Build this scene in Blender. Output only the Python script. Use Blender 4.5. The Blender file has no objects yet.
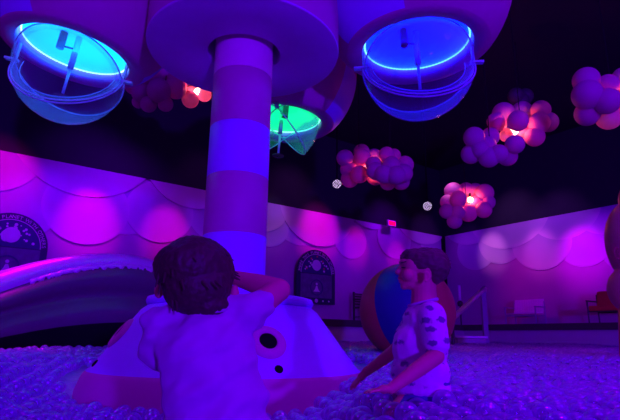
import bpy, bmesh, math, random
from mathutils import Vector, Matrix, noise
random.seed(7)
sc = bpy.context.scene
COL = sc.collection
R = math.radians
F = 506.0
PITCH, ROLL = R(14.3), R(0.8)
CAM = Vector((0, 0, .28))
_f = Vector((0, math.cos(PITCH), math.sin(PITCH)))
_r0 = Vector((1, 0, 0)); _u0 = _r0.cross(_f)
RT = _r0 * math.cos(ROLL) + _u0 * math.sin(ROLL)
UP = RT.cross(_f)

def ray(px, py):
    return _f + RT * ((px - 310) / F) + UP * ((210 - py) / F)
def P(px, py, Y):            # point seen at that place, Y metres away
    d = ray(px, py); return CAM + d * (Y / d.y)
def PZ(px, py, z):
    d = ray(px, py); return CAM + d * ((z - CAM.z) / d.z)
def proj(p):
    v = Vector(p) - CAM; z = v.dot(_f)
    if z <= .01: return None
    return (310 + F * v.dot(RT) / z, 210 - F * v.dot(UP) / z, z)

cam = bpy.data.objects.new('camera', bpy.data.cameras.new('camera'))
COL.objects.link(cam)
cam.matrix_world = Matrix.Translation(CAM) @ Matrix((RT, UP, -_f)).transposed().to_4x4()
cam.data.sensor_width = 36; cam.data.lens = F / 620 * 36
cam.data.clip_start = .02; cam.data.clip_end = 100
sc.camera = cam

# ------------------------------------------------------------ materials
def mat(name, col, rough=.6, spec=.3, noise_amt=.08, noise_scale=6, emit=None, estr=0, sheen=0, coat=0, metal=0, trans=0, bump=0):
    m = bpy.data.materials.new(name); m.use_nodes = True
    nt = m.node_tree; b = nt.nodes['Principled BSDF']
    if len(col) == 3: col = (*col, 1)
    b.inputs['Roughness'].default_value = rough
    b.inputs['Specular IOR Level'].default_value = spec
    b.inputs['Metallic'].default_value = metal
    b.inputs['Coat Weight'].default_value = coat
    b.inputs['Sheen Weight'].default_value = sheen
    tc = nt.nodes.new('ShaderNodeTexCoord'); nz = nt.nodes.new('ShaderNodeTexNoise')
    nz.inputs['Scale'].default_value = noise_scale; nz.inputs['Detail'].default_value = 4
    nt.links.new(tc.outputs['Object'], nz.inputs['Vector'])
    mx = nt.nodes.new('ShaderNodeMix'); mx.data_type = 'RGBA'
    mx.inputs[6].default_value = tuple(c * (1 - noise_amt) for c in col[:3]) + (1,)
    mx.inputs[7].default_value = tuple(min(1, c * (1 + noise_amt)) for c in col[:3]) + (1,)
    nt.links.new(nz.outputs['Fac'], mx.inputs[0]); nt.links.new(mx.outputs[2], b.inputs['Base Color'])
    if bump:
        bp = nt.nodes.new('ShaderNodeBump'); bp.inputs['Strength'].default_value = bump; bp.inputs['Distance'].default_value = .01
        nt.links.new(nz.outputs['Fac'], bp.inputs['Height']); nt.links.new(bp.outputs['Normal'], b.inputs['Normal'])
    if emit:
        b.inputs['Emission Color'].default_value = (*emit, 1); b.inputs['Emission Strength'].default_value = estr
    if trans:
        out = nt.nodes['Material Output']; tl = nt.nodes.new('ShaderNodeBsdfTranslucent'); ms = nt.nodes.new('ShaderNodeMixShader')
        nt.links.new(mx.outputs[2], tl.inputs['Color']); ms.inputs[0].default_value = trans
        nt.links.new(b.outputs[0], ms.inputs[1]); nt.links.new(tl.outputs[0], ms.inputs[2]); nt.links.new(ms.outputs[0], out.inputs['Surface'])
    return m

def clear_mat(name, col, through=.8, rough=.05):
    m = bpy.data.materials.new(name); m.use_nodes = True; nt = m.node_tree; nt.nodes.clear()
    out = nt.nodes.new('ShaderNodeOutputMaterial'); tr = nt.nodes.new('ShaderNodeBsdfTransparent'); tr.inputs[0].default_value = (*col, 1)
    pb = nt.nodes.new('ShaderNodeBsdfPrincipled'); pb.inputs['Base Color'].default_value = (*col, 1); pb.inputs['Roughness'].default_value = rough
    lw = nt.nodes.new('ShaderNodeLayerWeight'); lw.inputs[0].default_value = .25
    mp = nt.nodes.new('ShaderNodeMapRange'); mp.inputs[3].default_value = 1 - through; mp.inputs[4].default_value = min(1, (1 - through) + .3)
    ms = nt.nodes.new('ShaderNodeMixShader')
    nt.links.new(lw.outputs['Facing'], mp.inputs[0]); nt.links.new(mp.outputs[0], ms.inputs[0])
    nt.links.new(tr.outputs[0], ms.inputs[1]); nt.links.new(pb.outputs[0], ms.inputs[2]); nt.links.new(ms.outputs[0], out.inputs[0])
    return m

M = {}
M['blue_paint'] = mat('pale_blue_paint', (.48, .12, 1), .5)
M['pink_paint'] = mat('pink_paint', (.62, .07, .42), .5)
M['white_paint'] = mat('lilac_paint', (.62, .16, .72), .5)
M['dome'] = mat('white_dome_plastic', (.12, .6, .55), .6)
M['lilac'] = mat('pale_lilac_paint', (.9, .35, .7), .5)
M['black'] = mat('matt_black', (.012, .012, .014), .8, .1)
M['ceiling'] = mat('black_ceiling', (.035, .035, .045), .9, .05)
M['wall'] = mat('wall_paint', (.58, .15, .52), .75, .15, .05, 2)
M['dark_metal'] = mat('dark_metal', (.06, .04, .05), .4, .5)
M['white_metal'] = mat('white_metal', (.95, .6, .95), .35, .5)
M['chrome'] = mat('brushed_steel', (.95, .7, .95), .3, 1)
M['red'] = mat('red_fabric', (.75, .06, .05), .7)
M['carpet'] = mat('dark_carpet', (.09, .06, .07), .95, .05, .3, 40)
M['bumper'] = mat('inflatable_vinyl', (.85, .06, .85), .3, .5, .06, 3)
M['skin'] = mat('skin', (.66, .2, .2), .55, .3, .06, 30)
M['hair'] = mat('brown_hair', (.07, .035, .025), .55, .4, .5, 60, bump=.6)
M['hair_light'] = mat('light_brown_hair', (.11, .045, .05), .6, .3, .5, 60, bump=.6)
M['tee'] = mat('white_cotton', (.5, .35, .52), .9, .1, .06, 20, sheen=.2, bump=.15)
M['shorts'] = mat('navy_cotton', (.08, .1, .3), .9, .1)
M['eye'] = mat('dark_lashes', (.03, .02, .02), .4)
M['lip'] = mat('lips', (.75, .22, .2), .5)
M['hole'] = mat('dark_hole_fill', (.01, .01, .01), .9, .02)
M['orange_v'] = mat('orange_vinyl', (.55, .05, .08), .4, .4)
M['blue_v'] = mat('blue_vinyl', (.02, .0, .2), .5, .3)
M['red_v'] = mat('red_vinyl', (.5, .02, .1), .4, .4)
M['globe'] = mat('white_globe_plastic', (.75, .2, .5), .5, .2, .04, 8, trans=.3)
M['globe_dark'] = mat('grey_globe_plastic', (.08, .06, .08), .5, .3)
M['clear'] = clear_mat('clear_acrylic', (.8, .85, 1), .96)
M['rim'] = mat('frosted_acrylic_edge', (.55, .7, .85), .25, .5, trans=.4)
M['sign_dark'] = mat('sign_backing', (.05, .055, .16), .6, .2)
M['sign_frame'] = mat('sign_frame', (.03, .03, .08), .5, .3)
M['sign_pic'] = mat('sign_picture', (.16, .11, .22), .6, .2, .5, 9)
M['sign_light'] = mat('sign_print', (.9, .8, .8), .6, .2)
M['sign_red'] = mat('sign_print_red', (.9, .15, .12), .6, .2)

def emis(name, col, s):
    m = bpy.data.materials.new(name); m.use_nodes = True; nt = m.node_tree; nt.nodes.clear()
    o = nt.nodes.new('ShaderNodeOutputMaterial'); e = nt.nodes.new('ShaderNodeEmission')
    e.inputs[0].default_value = (*col, 1); e.inputs[1].default_value = s; nt.links.new(e.outputs[0], o.inputs[0]); return m

# printed shirt: white cotton with small dark printed blobs
def print_mat():
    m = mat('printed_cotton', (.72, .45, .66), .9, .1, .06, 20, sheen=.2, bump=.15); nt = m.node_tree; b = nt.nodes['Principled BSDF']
    tc = nt.nodes.new('ShaderNodeTexCoord'); mp = nt.nodes.new('ShaderNodeMapping'); mp.inputs['Scale'].default_value = (19, 11, 30)
    v = nt.nodes.new('ShaderNodeTexVoronoi'); v.inputs['Scale'].default_value = 1.0; v.inputs['Randomness'].default_value = .55
    n = nt.nodes.new('ShaderNodeTexNoise'); n.inputs['Scale'].default_value = 70
    add = nt.nodes.new('ShaderNodeMath'); add.operation = 'MULTIPLY_ADD'; add.inputs[1].default_value = .5
    lt = nt.nodes.new('ShaderNodeMapRange'); lt.inputs[1].default_value = .50; lt.inputs[2].default_value = .62
    mx = nt.nodes.new('ShaderNodeMix'); mx.data_type = 'RGBA'
    mx.inputs[6].default_value = (.16, .05, .26, 1)
    src = b.inputs['Base Color'].links[0].from_socket
    nt.links.new(tc.outputs['Object'], mp.inputs[0]); nt.links.new(mp.outputs[0], v.inputs['Vector']); nt.links.new(tc.outputs['Object'], n.inputs['Vector'])
    nt.links.new(n.outputs['Fac'], add.inputs[0]); nt.links.new(v.outputs['Distance'], add.inputs[2])
    nt.links.new(add.outputs[0], lt.inputs[0]); nt.links.new(lt.outputs[0], mx.inputs[0]); nt.links.new(src, mx.inputs[7]); nt.links.new(mx.outputs[2], b.inputs['Base Color'])
    return m
M['print'] = print_mat()

def ball_mat():
    m = bpy.data.materials.new('clear_pit_ball'); m.use_nodes = True; nt = m.node_tree
    b = nt.nodes['Principled BSDF']; out = nt.nodes['Material Output']
    b.inputs['Base Color'].default_value = (.6, .06, 1, 1); b.inputs['Roughness'].default_value = .3; b.inputs['Specular IOR Level'].default_value = 1; b.inputs['Coat Weight'].default_value = .6; b.inputs['Coat Roughness'].default_value = .16
    tl = nt.nodes.new('ShaderNodeBsdfTranslucent'); tl.inputs[0].default_value = (.65, .1, 1, 1)
    tr = nt.nodes.new('ShaderNodeBsdfTransparent')
    lw = nt.nodes.new('ShaderNodeLayerWeight'); lw.inputs[0].default_value = .4
    mp = nt.nodes.new('ShaderNodeMapRange'); mp.inputs[3].default_value = .6; mp.inputs[4].default_value = .05
    m1 = nt.nodes.new('ShaderNodeMixShader'); m1.inputs[0].default_value = .6
    m2 = nt.nodes.new('ShaderNodeMixShader')
    nt.links.new(b.outputs[0], m1.inputs[1]); nt.links.new(tl.outputs[0], m1.inputs[2])
    nt.links.new(lw.outputs['Facing'], mp.inputs[0]); nt.links.new(mp.outputs[0], m2.inputs[0])
    nt.links.new(m1.outputs[0], m2.inputs[1]); nt.links.new(tr.outputs[0], m2.inputs[2]); gl = nt.nodes.new('ShaderNodeBsdfGlossy'); gl.inputs['Roughness'].default_value = .15; m3 = nt.nodes.new('ShaderNodeMixShader'); m3.inputs[0].default_value = .2
    nt.links.new(m2.outputs[0], m3.inputs[1]); nt.links.new(gl.outputs[0], m3.inputs[2]); nt.links.new(m3.outputs[0], out.inputs['Surface'])
    return m
M['ball'] = ball_mat()

# ------------------------------------------------------------ helpers
def link(name, me, mats, parent=None):
    o = bpy.data.objects.new(name, me); COL.objects.link(o)
    for m in (mats if isinstance(mats, (list, tuple)) else [mats]): me.materials.append(m)
    if parent is not None:
        o.parent = parent
        o.matrix_parent_inverse = parent.matrix_world.inverted()
    return o
def obj(name, bm, mats, parent=None, smooth=False, bevel=0):
    me = bpy.data.meshes.new(name); bm.normal_update(); bm.to_mesh(me); bm.free()
    if smooth:
        for p in me.polygons: p.use_smooth = True
    o = link(name, me, mats, parent)
    if bevel:
        b = o.modifiers.new('bevel', 'BEVEL'); b.width = bevel; b.segments = 3; b.limit_method = 'ANGLE'
    return o
def tag(o, label=None, cat=None, group=None, kind=None):
    if label: o['label'] = label
    if cat: o['category'] = cat
    if group: o['group'] = group
    if kind: o['kind'] = kind
    return o
def thing(name, loc, label, cat, group=None, rz=0):
    o = bpy.data.objects.new(name, None); COL.objects.link(o); o.empty_display_size = .1
    o.location = loc; o.rotation_euler = (0, 0, rz)
    o.matrix_world = Matrix.Translation(loc) @ Matrix.Rotation(rz, 4, 'Z')
    return tag(o, label, cat, group)
def structure(name, bm, m, **k):
    o = obj(name, bm, m, **k); o['kind'] = 'structure'; return o
def box(bm, c, s, mtx=None, mi=0):
    r = bmesh.ops.create_cube(bm, size=1)
    T = Matrix.Translation(c) @ (mtx if mtx else Matrix()) @ Matrix.Diagonal((*s, 1))
    bmesh.ops.transform(bm, matrix=T, verts=r['verts'])
    if mi:
        for v in r['verts']:
            for f in v.link_faces: f.material_index = mi
def sphere(bm, c, r, u=24, v=16, sc3=(1, 1, 1), rot=None):
    q = bmesh.ops.create_uvsphere(bm, u_segments=u, v_segments=v, radius=r)
    T = Matrix.Translation(c) @ (rot.to_4x4() if rot else Matrix()) @ Matrix.Diagonal((*sc3, 1))
    bmesh.ops.transform(bm, matrix=T, verts=q['verts']); return q['verts']
def frame_to(d):
    d = Vector(d).normalized(); return d.to_track_quat('Z', 'Y').to_matrix()
def tube(bm, pts, rad, n=12, caps=True, closed=False):
    pts = [Vector(p) for p in pts]; rings = []
    for i, p in enumerate(pts):
        if closed: d = pts[(i + 1) % len(pts)] - pts[i - 1]
        else: d = pts[min(i + 1, len(pts) - 1)] - pts[max(i - 1, 0)]
        d.normalize()
        up = Vector((0, 0, 1)) if abs(d.z) < .95 else Vector((0, 1, 0))
        a = d.cross(up).normalized(); b = d.cross(a)
        r = rad[i] if isinstance(rad, (list, tuple)) else rad
        rings.append([bm.verts.new(p + a * r * math.cos(t) + b * r * math.sin(t)) for t in [2 * math.pi * k / n for k in range(n)]])
    for i in range(len(rings) - (0 if closed else 1)):
        A, B = rings[i], rings[(i + 1) % len(rings)]
        for k in range(n): bm.faces.new((A[k], A[(k + 1) % n], B[(k + 1) % n], B[k]))
    if caps and not closed:
        bm.faces.new(rings[0]); bm.faces.new(rings[-1][::-1])
    bmesh.ops.recalc_face_normals(bm, faces=bm.faces)
def lathe(bm, prof, n=64, origin=(0, 0, 0), rot=None, mat_of=None, arc=(0, 2 * math.pi)):
    full = abs(arc[1] - arc[0] - 2 * math.pi) < 1e-4
    o = Vector(origin); rings = []
    cnt = n if full else n + 1
    for (r, z) in prof:
        ring = []
        if r < 1e-6:
            v = Vector((0, 0, z)); v = (rot @ v if rot else v) + o; vv = bm.verts.new(v); ring = [vv] * cnt
        else:
            for k in range(cnt):
                t = arc[0] + (arc[1] - arc[0]) * k / n
                v = Vector((r * math.cos(t), r * math.sin(t), z)); v = (rot @ v if rot else v) + o; ring.append(bm.verts.new(v))
        rings.append(ring)
    for i in range(len(rings) - 1):
        for k in range(n if not full else n):
            k2 = (k + 1) % cnt
            vs = []
            for v in (rings[i][k], rings[i][k2], rings[i + 1][k2], rings[i + 1][k]):
                if v not in vs: vs.append(v)
            if len(vs) >= 3:
                try:
                    f = bm.faces.new(vs)
                    if mat_of: f.material_index = mat_of(i, k)
                except ValueError: pass
def circle_pts(c, r, n=64, a=Vector((1, 0, 0)), b=Vector((0, 1, 0)), t0=0, t1=2 * math.pi, closed=True):
    m = n if closed else n + 1
    return [Vector(c) + a * r * math.cos(t0 + (t1 - t0) * k / n) + b * r * math.sin(t0 + (t1 - t0) * k / n) for k in range(m)]

# ------------------------------------------------------------ room
CORNER = Vector((4.15, 15.5, 0))
WL = Vector((-math.sin(R(53.7)), -math.cos(R(53.7)), 0))       # along the left wall, away from the corner
WR = Vector((math.sin(R(36.3)), -math.cos(R(36.3)), 0))        # along the right wall
NL = Vector((WL.y, -WL.x, 0)); NL = NL if NL.dot(-CORNER) > 0 else -NL
NR = Vector((WR.y, -WR.x, 0)); NR = NR if NR.dot(-CORNER) > 0 else -NR
HW, HC, FLOOR, PLAT = 3.42, 5.6, -.4, .62
Z = Vector((0, 0, 1))

def slab(bm, a, b, z0, z1, n, t=.12):
    vs = []
    for off in (0, -t):
        for p, z in ((a, z0), (b, z0), (b, z1), (a, z1)): vs.append(bm.verts.new(Vector((p.x, p.y, z)) + n * off))
    for q in ((0, 1, 2, 3), (7, 6, 5, 4), (0, 4, 5, 1), (1, 5, 6, 2), (2, 6, 7, 3), (3, 7, 4, 0)): bm.faces.new([vs[i] for i in q])
    bmesh.ops.recalc_face_normals(bm, faces=bm.faces)
LL, LR = 21.0, 15.0
bm = bmesh.new(); slab(bm, CORNER, CORNER + WL * LL, FLOOR, HW, NL); structure('wall_left', bm, M['wall'])
bm = bmesh.new(); slab(bm, CORNER, CORNER + WR * LR, FLOOR, HW, NR); structure('wall_right', bm, M['wall'])
bm = bmesh.new(); slab(bm, CORNER, CORNER + WL * LL, HW, HC, NL); structure('wall_upper_left', bm, M['ceiling'])
bm = bmesh.new(); slab(bm, CORNER, CORNER + WR * LR, HW, HC, NR); structure('wall_upper_right', bm, M['ceiling'])
def poly_slab(name, pts, z0, z1, m):
    bm = bmesh.new(); a = [bm.verts.new((p.x, p.y, z0)) for p in pts]; b = [bm.verts.new((p.x, p.y, z1)) for p in pts]
    bm.faces.new(a); bm.faces.new(b[::-1])
    for i in range(len(pts)): j = (i + 1) % len(pts); bm.faces.new((a[i], a[j], b[j], b[i]))
    bmesh.ops.recalc_face_normals(bm, faces=bm.faces); return structure(name, bm, m)
room = [CORNER, CORNER + WR * LR, CORNER + WR * LR + WL * LL, CORNER + WL * LL]
poly_slab('ceiling', room, HC, HC + .1, M['ceiling'])
poly_slab('floor', room, FLOOR - .1, FLOOR, M['carpet'])
# raised walkway along both walls, with a lip and a pit liner facing the balls
DW = 2.3
def ledge(name, c, w, n, L, shift):
    A = c + w * shift; B = c + w * L
    pts = [A, B, B + n * DW, A + n * DW]
    return poly_slab(name, pts, FLOOR, PLAT, M['carpet'])
ledge('floor_walkway_left', CORNER, WL, NL, LL, 0)
ledge('floor_walkway_right', CORNER, WR, NR, LR, DW)
liner = mat('pit_liner', (.5, .42, .5), .6, .2, .1, 3)
IC = CORNER + NL * DW + NR * DW
for nm, w, n, L in (('left', WL, NL, LL - DW), ('right', WR, NR, LR - DW)):
    bm = bmesh.new(); a = IC + n * .04 ; b = a + w * L
    slab(bm, a, b, FLOOR, PLAT - .10, n, .035); structure('trim_pit_' + nm, bm, liner)
    bm = bmesh.new(); slab(bm, a + n * .05, b + n * .05, PLAT - .10, PLAT + .03, n, .2); structure('trim_lip_' + nm, bm, M['dark_metal'])
bm = bmesh.new(); c = CORNER + NL * .03 + NR * .03; box(bm, (c.x, c.y, (PLAT + HW) / 2), (.13, .13, HW - PLAT), Matrix.Rotation(R(36.3), 4, 'Z')); structure('trim_corner', bm, M['black'])

# cloud murals: overlapping painted puffs of thin board
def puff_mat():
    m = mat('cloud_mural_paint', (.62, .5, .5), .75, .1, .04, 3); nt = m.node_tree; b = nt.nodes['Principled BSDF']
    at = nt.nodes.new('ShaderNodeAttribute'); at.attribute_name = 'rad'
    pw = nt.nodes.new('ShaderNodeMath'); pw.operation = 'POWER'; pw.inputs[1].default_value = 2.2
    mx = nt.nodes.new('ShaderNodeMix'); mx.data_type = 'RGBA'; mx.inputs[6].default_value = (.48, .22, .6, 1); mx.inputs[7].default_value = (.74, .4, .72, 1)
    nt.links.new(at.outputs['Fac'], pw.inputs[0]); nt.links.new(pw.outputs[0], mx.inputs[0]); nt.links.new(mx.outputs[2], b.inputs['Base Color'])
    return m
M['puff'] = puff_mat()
def on_wall(px, py, n):
    d = ray(px, py); t = (CORNER - CAM).dot(n) / d.dot(n); return CAM + d * t
def mural(name, puffs, n, w, label):
    bm = bmesh.new(); rad = []
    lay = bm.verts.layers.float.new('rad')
    for i, (px, py, rp) in enumerate(puffs):
        c = on_wall(px, py, n); d = (c - CAM).dot(_f); r = rp * d / F
        off = n * (.004 + .003 * (len(puffs) - i))
        def ringp(q, o, N=72):
            out = []
            for k in range(N):
                t = 2 * math.pi * k / N
                p = c + w * (r * q * 1.12 * math.cos(t)) + Z * (r * q * math.sin(t)) + o; 
                s = p - CORNER
                if s.dot(w) < .06: p += w * (.06 - s.dot(w))
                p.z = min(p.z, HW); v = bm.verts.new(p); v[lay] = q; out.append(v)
            return out
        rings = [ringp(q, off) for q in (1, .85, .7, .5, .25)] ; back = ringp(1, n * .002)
        for a, b in zip([back] + rings, rings):
            for k in range(72):
                try: bm.faces.new((a[k], a[(k + 1) % 72], b[(k + 1) % 72], b[k]))
                except ValueError: pass
        bm.faces.new(rings[-1])
    bmesh.ops.dissolve_degenerate(bm, dist=1e-5, edges=bm.edges)
    bmesh.ops.recalc_face_normals(bm, faces=bm.faces)
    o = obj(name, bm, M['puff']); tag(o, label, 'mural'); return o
# listed front-most first
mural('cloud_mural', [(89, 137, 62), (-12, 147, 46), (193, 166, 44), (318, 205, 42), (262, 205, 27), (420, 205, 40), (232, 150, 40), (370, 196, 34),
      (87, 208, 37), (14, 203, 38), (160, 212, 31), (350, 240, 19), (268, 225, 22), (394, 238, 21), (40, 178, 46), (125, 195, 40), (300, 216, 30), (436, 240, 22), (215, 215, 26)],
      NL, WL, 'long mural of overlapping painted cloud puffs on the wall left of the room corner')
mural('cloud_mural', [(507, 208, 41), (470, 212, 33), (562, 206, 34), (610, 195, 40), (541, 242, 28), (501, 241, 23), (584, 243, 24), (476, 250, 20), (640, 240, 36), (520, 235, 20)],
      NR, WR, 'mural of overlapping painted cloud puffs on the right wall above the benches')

# ------------------------------------------------------------ ball surface
def sstep(a, b, x):
    t = max(0, min(1, (x - a) / (b - a))); return t * t * (3 - 2 * t)
def surf(x, y):
    far = sstep(2.5, 5, y)
    z = .165 * far + .07 * sstep(5, 11, y)
    z += .075 * sstep(-.1, .5, x) * (1 - far)
    z += .14 * sstep(-1.35, -1.9, x) * (1 - far) if x < -1.35 else 0
    z -= .08 * (1 - sstep(-.1, .3, x)) * (1 - sstep(2.6, 3.6, y)) * sstep(-1.6, -1.2, x)
    z += .05 * math.exp(-((x - .40) ** 2 + (y - 1.85) ** 2) / .09)
    z += .018 * noise.noise(Vector((x * 1.3, y * 1.3, 0))) * 2
    return z

# ------------------------------------------------------------ the big ball-dispensing tree
TC = PZ(232, 303, .54); D0 = 3.6
TC = Vector((P(231.5, 303, D0).x, D0, 0))
tree = thing('ball_dispenser_tree', (TC.x, TC.y, FLOOR), 'giant pink and blue striped column tree with round canopy and conical base in the pit', 'play structure')
bm = bmesh.new()
prof = [(1.0, FLOOR), (.97, -.1), (.915, .05), (.895, .075), (.865, .10), (.60, .455), (.56, .485), (.50, .49), (.22, .49)]
lathe(bm, prof, 96, (TC.x, TC.y, 0), mat_of=lambda i, k: 1 if i < 3 else 0)
o = obj('cone_base', bm, [M['blue_paint'], M['pink_paint']], tree, smooth=True); tag(o, 'pale blue cone with a pink band at its foot')
bm = bmesh.new(); lathe(bm, [(.22, .48), (.53, .48), (.565, .49), (.575, .515), (.565, .54), (.53, .55), (.22, .55)], 96, (TC.x, TC.y, 0)); obj('top_plate', bm, M['blue_paint'], tree, smooth=True)
slope = math.atan2(.355, .265)     # cone slope
def on_cone(phi, z):
    r = .865 - (z - .10) * (.265 / .355); d = Vector((math.sin(phi), -math.cos(phi), 0))
    nrm = (d * math.sin(slope) + Z * math.cos(slope)).normalized()
    return Vector((TC.x, TC.y, 0)) + d * r + Z * z, nrm
for phi in (25, -62, 112, 202):
    c, nrm = on_cone(R(phi), .26 if phi > 0 else .30); rot = frame_to(nrm)
    bm = bmesh.new(); lathe(bm, [(.052, -.05), (.052, .012), (.06, .022), (.095, .016), (.11, .004), (.112, -.04)], 48, c, rot)
    pr = obj('port_ring', bm, M['pink_paint'], tree, smooth=True)
    bm = bmesh.new(); lathe(bm, [(.0, -.0), (.03, .004), (.051, .013), (.051, -.03)], 32, c, rot); h = obj('dark_hole_disc', bm, M['hole'], pr, smooth=True)  # near-black disc stands in for the unlit inside of the port hole
    h['label'] = 'black round opening'
    c, nrm = on_cone(R(phi + 2.0), .12)
    bm = bmesh.new(); lathe(bm, [(.0, .006), (.018, .008), (.024, .004), (.025, -.02)], 24, c, frame_to(nrm)); obj('small_hole_disc', bm, M['hole'], tree, smooth=True)  # dark disc in place of a small hole, its darkness is colour
# column of stacked bands
DZ = PZ(240, 100, 2.55)
DISC = 2.46
RC = .228
zs = [.5]
for py in (330, 231, 170, 118, 64, 30): 
    d = ray(236, py); hz = math.hypot(d.x, d.y); zs.append(.28 + d.z / hz * (math.hypot(TC.x, TC.y) - RC))
bm = bmesh.new()
zz = [.5, zs[2], zs[3], zs[4], zs[5], DISC + .3]
# refine: bands alternate blue (bottom) and pink
prof = []; mi = []
for i in range(len(zz) - 1):
    a, b = zz[i], zz[i + 1]
    for q in [(RC - .004, a), (RC, a + .006), (RC, b - .006), (RC - .004, b)]:
        prof.append(q); mi.append(i % 2)
lathe(bm, prof, 72, (TC.x, TC.y, 0), mat_of=lambda i, k: mi[i] if i < 16 else 2)
obj('column', bm, [M['blue_paint'], M['pink_paint'], M['lilac']], tree, smooth=True)
# canopy drum
RD = .75
bm = bmesh.new()
lathe(bm, [(.285, DISC + .32), (.285, DISC + .01), (.295, DISC), (RD - .02, DISC), (RD - .004, DISC + .006), (RD, DISC + .02), (RD, DISC + .45), (RD - .2, DISC + .75), (0, DISC + .9)], 96, (TC.x, TC.y, 0), mat_of=lambda i, k: 0 if i < 5 else 1)
o = obj('canopy_disc', bm, [M['white_paint'], M['pink_paint']], tree, smooth=True)
b = o.modifiers.new('es', 'EDGE_SPLIT'); b.split_angle = R(50)
bm = bmesh.new(); lathe(bm, [(.22, DISC + .28), (.29, DISC + .28), (.29, DISC + .3), (.22, DISC + .3)], 48, (TC.x, TC.y, 0)); obj('inner_collar', bm, M['black'], tree)

led = {'cyan': ((.0, .28, 1), (.35, .95, 1)), 'blue': ((.0, .0, 1), (.12, .5, 1)), 'green': ((.0, 1, .2), (.15, 1, .45))}
LIGHTS = []
def pod(cx, cy, zring, key, opens, axis_deg, tilt=0, rot_l=0):
    c = Vector((cx, cy, zring)); RO, RL = .45, .82
    # lobe: sphere cut flat round the opening, meridian panels of pink and blue
    body = bmesh.new()
    cz = math.sqrt(RL * RL - (RO + .14) ** 2)
    th0 = math.acos(cz / RL)
    prof = [(RO, .34), (RO, .03), (RO + .012, .0), (RO + .125, -.0), (RO + .14, .012)]
    nn = 26
    for k in range(1, nn + 1):
        th = th0 + (math.pi - th0) * k / nn
        prof.append((RL * math.sin(th) if k < nn else 0, cz - RL * math.cos(th)))
    def mo(i, k):
        if i < 1: return 2
        if i < 4: return 1
        return [0, 1, 1, 0, 1, 1][(k * 6 // 96) % 6] if i < 12 else ([1, 0, 1][(k * 3 // 96)])
    lathe(body, prof, 96, mat_of=mo)
    T = Matrix.Translation(c) @ Matrix.Rotation(R(tilt), 4, 'Y') @ Matrix.Rotation(R(rot_l), 4, 'Z')
    bmesh.ops.transform(body, matrix=T, verts=body.verts)
    lobe = obj('cloud_lobe', body, [M['blue_paint'], M['pink_paint'], M['white_paint']], tree, smooth=True)
    lobe['label'] = {'cyan': 'round lobe lit cyan inside', 'blue': 'round lobe lit blue inside', 'green': 'round lobe lit green inside'}[key]
    A = Matrix.Translation(c) @ Matrix.Rotation(R(tilt), 4, 'Y') @ Matrix.Rotation(R(axis_deg), 4, 'Z') @ Matrix.Scale(.9, 4)
    def add(name, bm_, m, smooth=True, lab=None):
        bmesh.ops.transform(bm_, matrix=A, verts=bm_.verts); o_ = obj(name, bm_, m, lobe, smooth=smooth)
        if lab: o_['label'] = lab
        return o_
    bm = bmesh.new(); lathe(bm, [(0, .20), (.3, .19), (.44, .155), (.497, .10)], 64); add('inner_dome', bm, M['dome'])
    bm = bmesh.new(); tube(bm, circle_pts((0, 0, .085), .478, 180), [.005 + .004 * (k % 2) for k in range(180)], 8, closed=True)
    add('light_strip', bm, emis('led_' + key, led[key][1], 3.2), lab='glowing ring of ' + key + ' light')
    bm = bmesh.new(); tube(bm, [(0, 0, .21), (0, 0, -.14)], .028, 12); tube(bm, [(0, 0, -.13), (0, 0, -.40)], .014, 10); add('centre_rod', bm, M['rim'])
    bm = bmesh.new(); tube(bm, [(-.12, -.06, .19), (-.12, -.06, .02)], .036, 14); tube(bm, [(-.12, -.06, .05), (0, 0, .07)], .01, 8); add('motor', bm, M['dark_metal'])
    def shell(t0, t1, Rr, mt):       # part of a clear sphere between two planes through the hinge axis
        sh = bmesh.new(); n1, n2 = 26, 30; vs = {}; g = {}
        for i in range(n1 + 1):
            for j in range(n2 + 1):
                th = R(t0 + (t1 - t0) * i / n1); ph = math.pi * j / n2
                v = Vector((Rr * math.cos(ph), Rr * math.sin(ph) * math.cos(th), -Rr * math.sin(ph) * math.sin(th))); g[i, j] = v
                if j in (0, n2):
                    if ('p', j) not in vs: vs['p', j] = sh.verts.new(mt @ v)
                    vs[i, j] = vs['p', j]
                else: vs[i, j] = sh.verts.new(mt @ v)
        for i in range(n1):
            for j in range(n2):
                q = []
                for a in (vs[i, j], vs[i + 1, j], vs[i + 1, j + 1], vs[i, j + 1]):
                    if a not in q: q.append(a)
                if len(q) > 2: sh.faces.new(q)
        o_ = add('bowl_shell', sh, M['clear']); so = o_.modifiers.new('s', 'SOLIDIFY'); so.thickness = .008
        for i_ in (0, n1):
            rb = bmesh.new(); tube(rb, [mt @ g[i_, j] for j in range(n2 + 1)], .008, 8); add('bowl_rim', rb, M['rim'], lab='pale edge of the clear bowl')
            rb = bmesh.new(); prev = None
            for j in range(n2 + 1):
                a = rb.verts.new(mt @ g[i_, j]); b_ = rb.verts.new(mt @ (g[i_, j] * .88))
                if prev: rb.faces.new((prev[0], a, b_, prev[1]))
                prev = (a, b_)
            add('bowl_flange', rb, M['clear'])
    D = Matrix.Translation((0, 0, opens[2]))
    if key == 'green':
        shell(0, 78, .47, D @ Matrix.Rotation(R(opens[0]), 4, 'X')); shell(102, 180, .47, D @ Matrix.Rotation(R(-opens[1]), 4, 'X'))
    else:                # bowl swung open towards the front: its lip rises away from the pit
        shell(0, 90, .51, D @ Matrix.Rotation(R(opens[0]), 4, 'X')); shell(92, 176, .49, D @ Matrix.Rotation(R(opens[0]), 4, 'X'))
        bm = bmesh.new(); tube(bm, [D @ Matrix.Rotation(R(opens[0]), 4, 'X') @ v for v in circle_pts((0, 0, 0), .42, 48, Vector((1, 0, 0)), Vector((0, 0, -1)), 0, math.pi, False)], .005, 6); add('inner_seam', bm, M['rim'])
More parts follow.
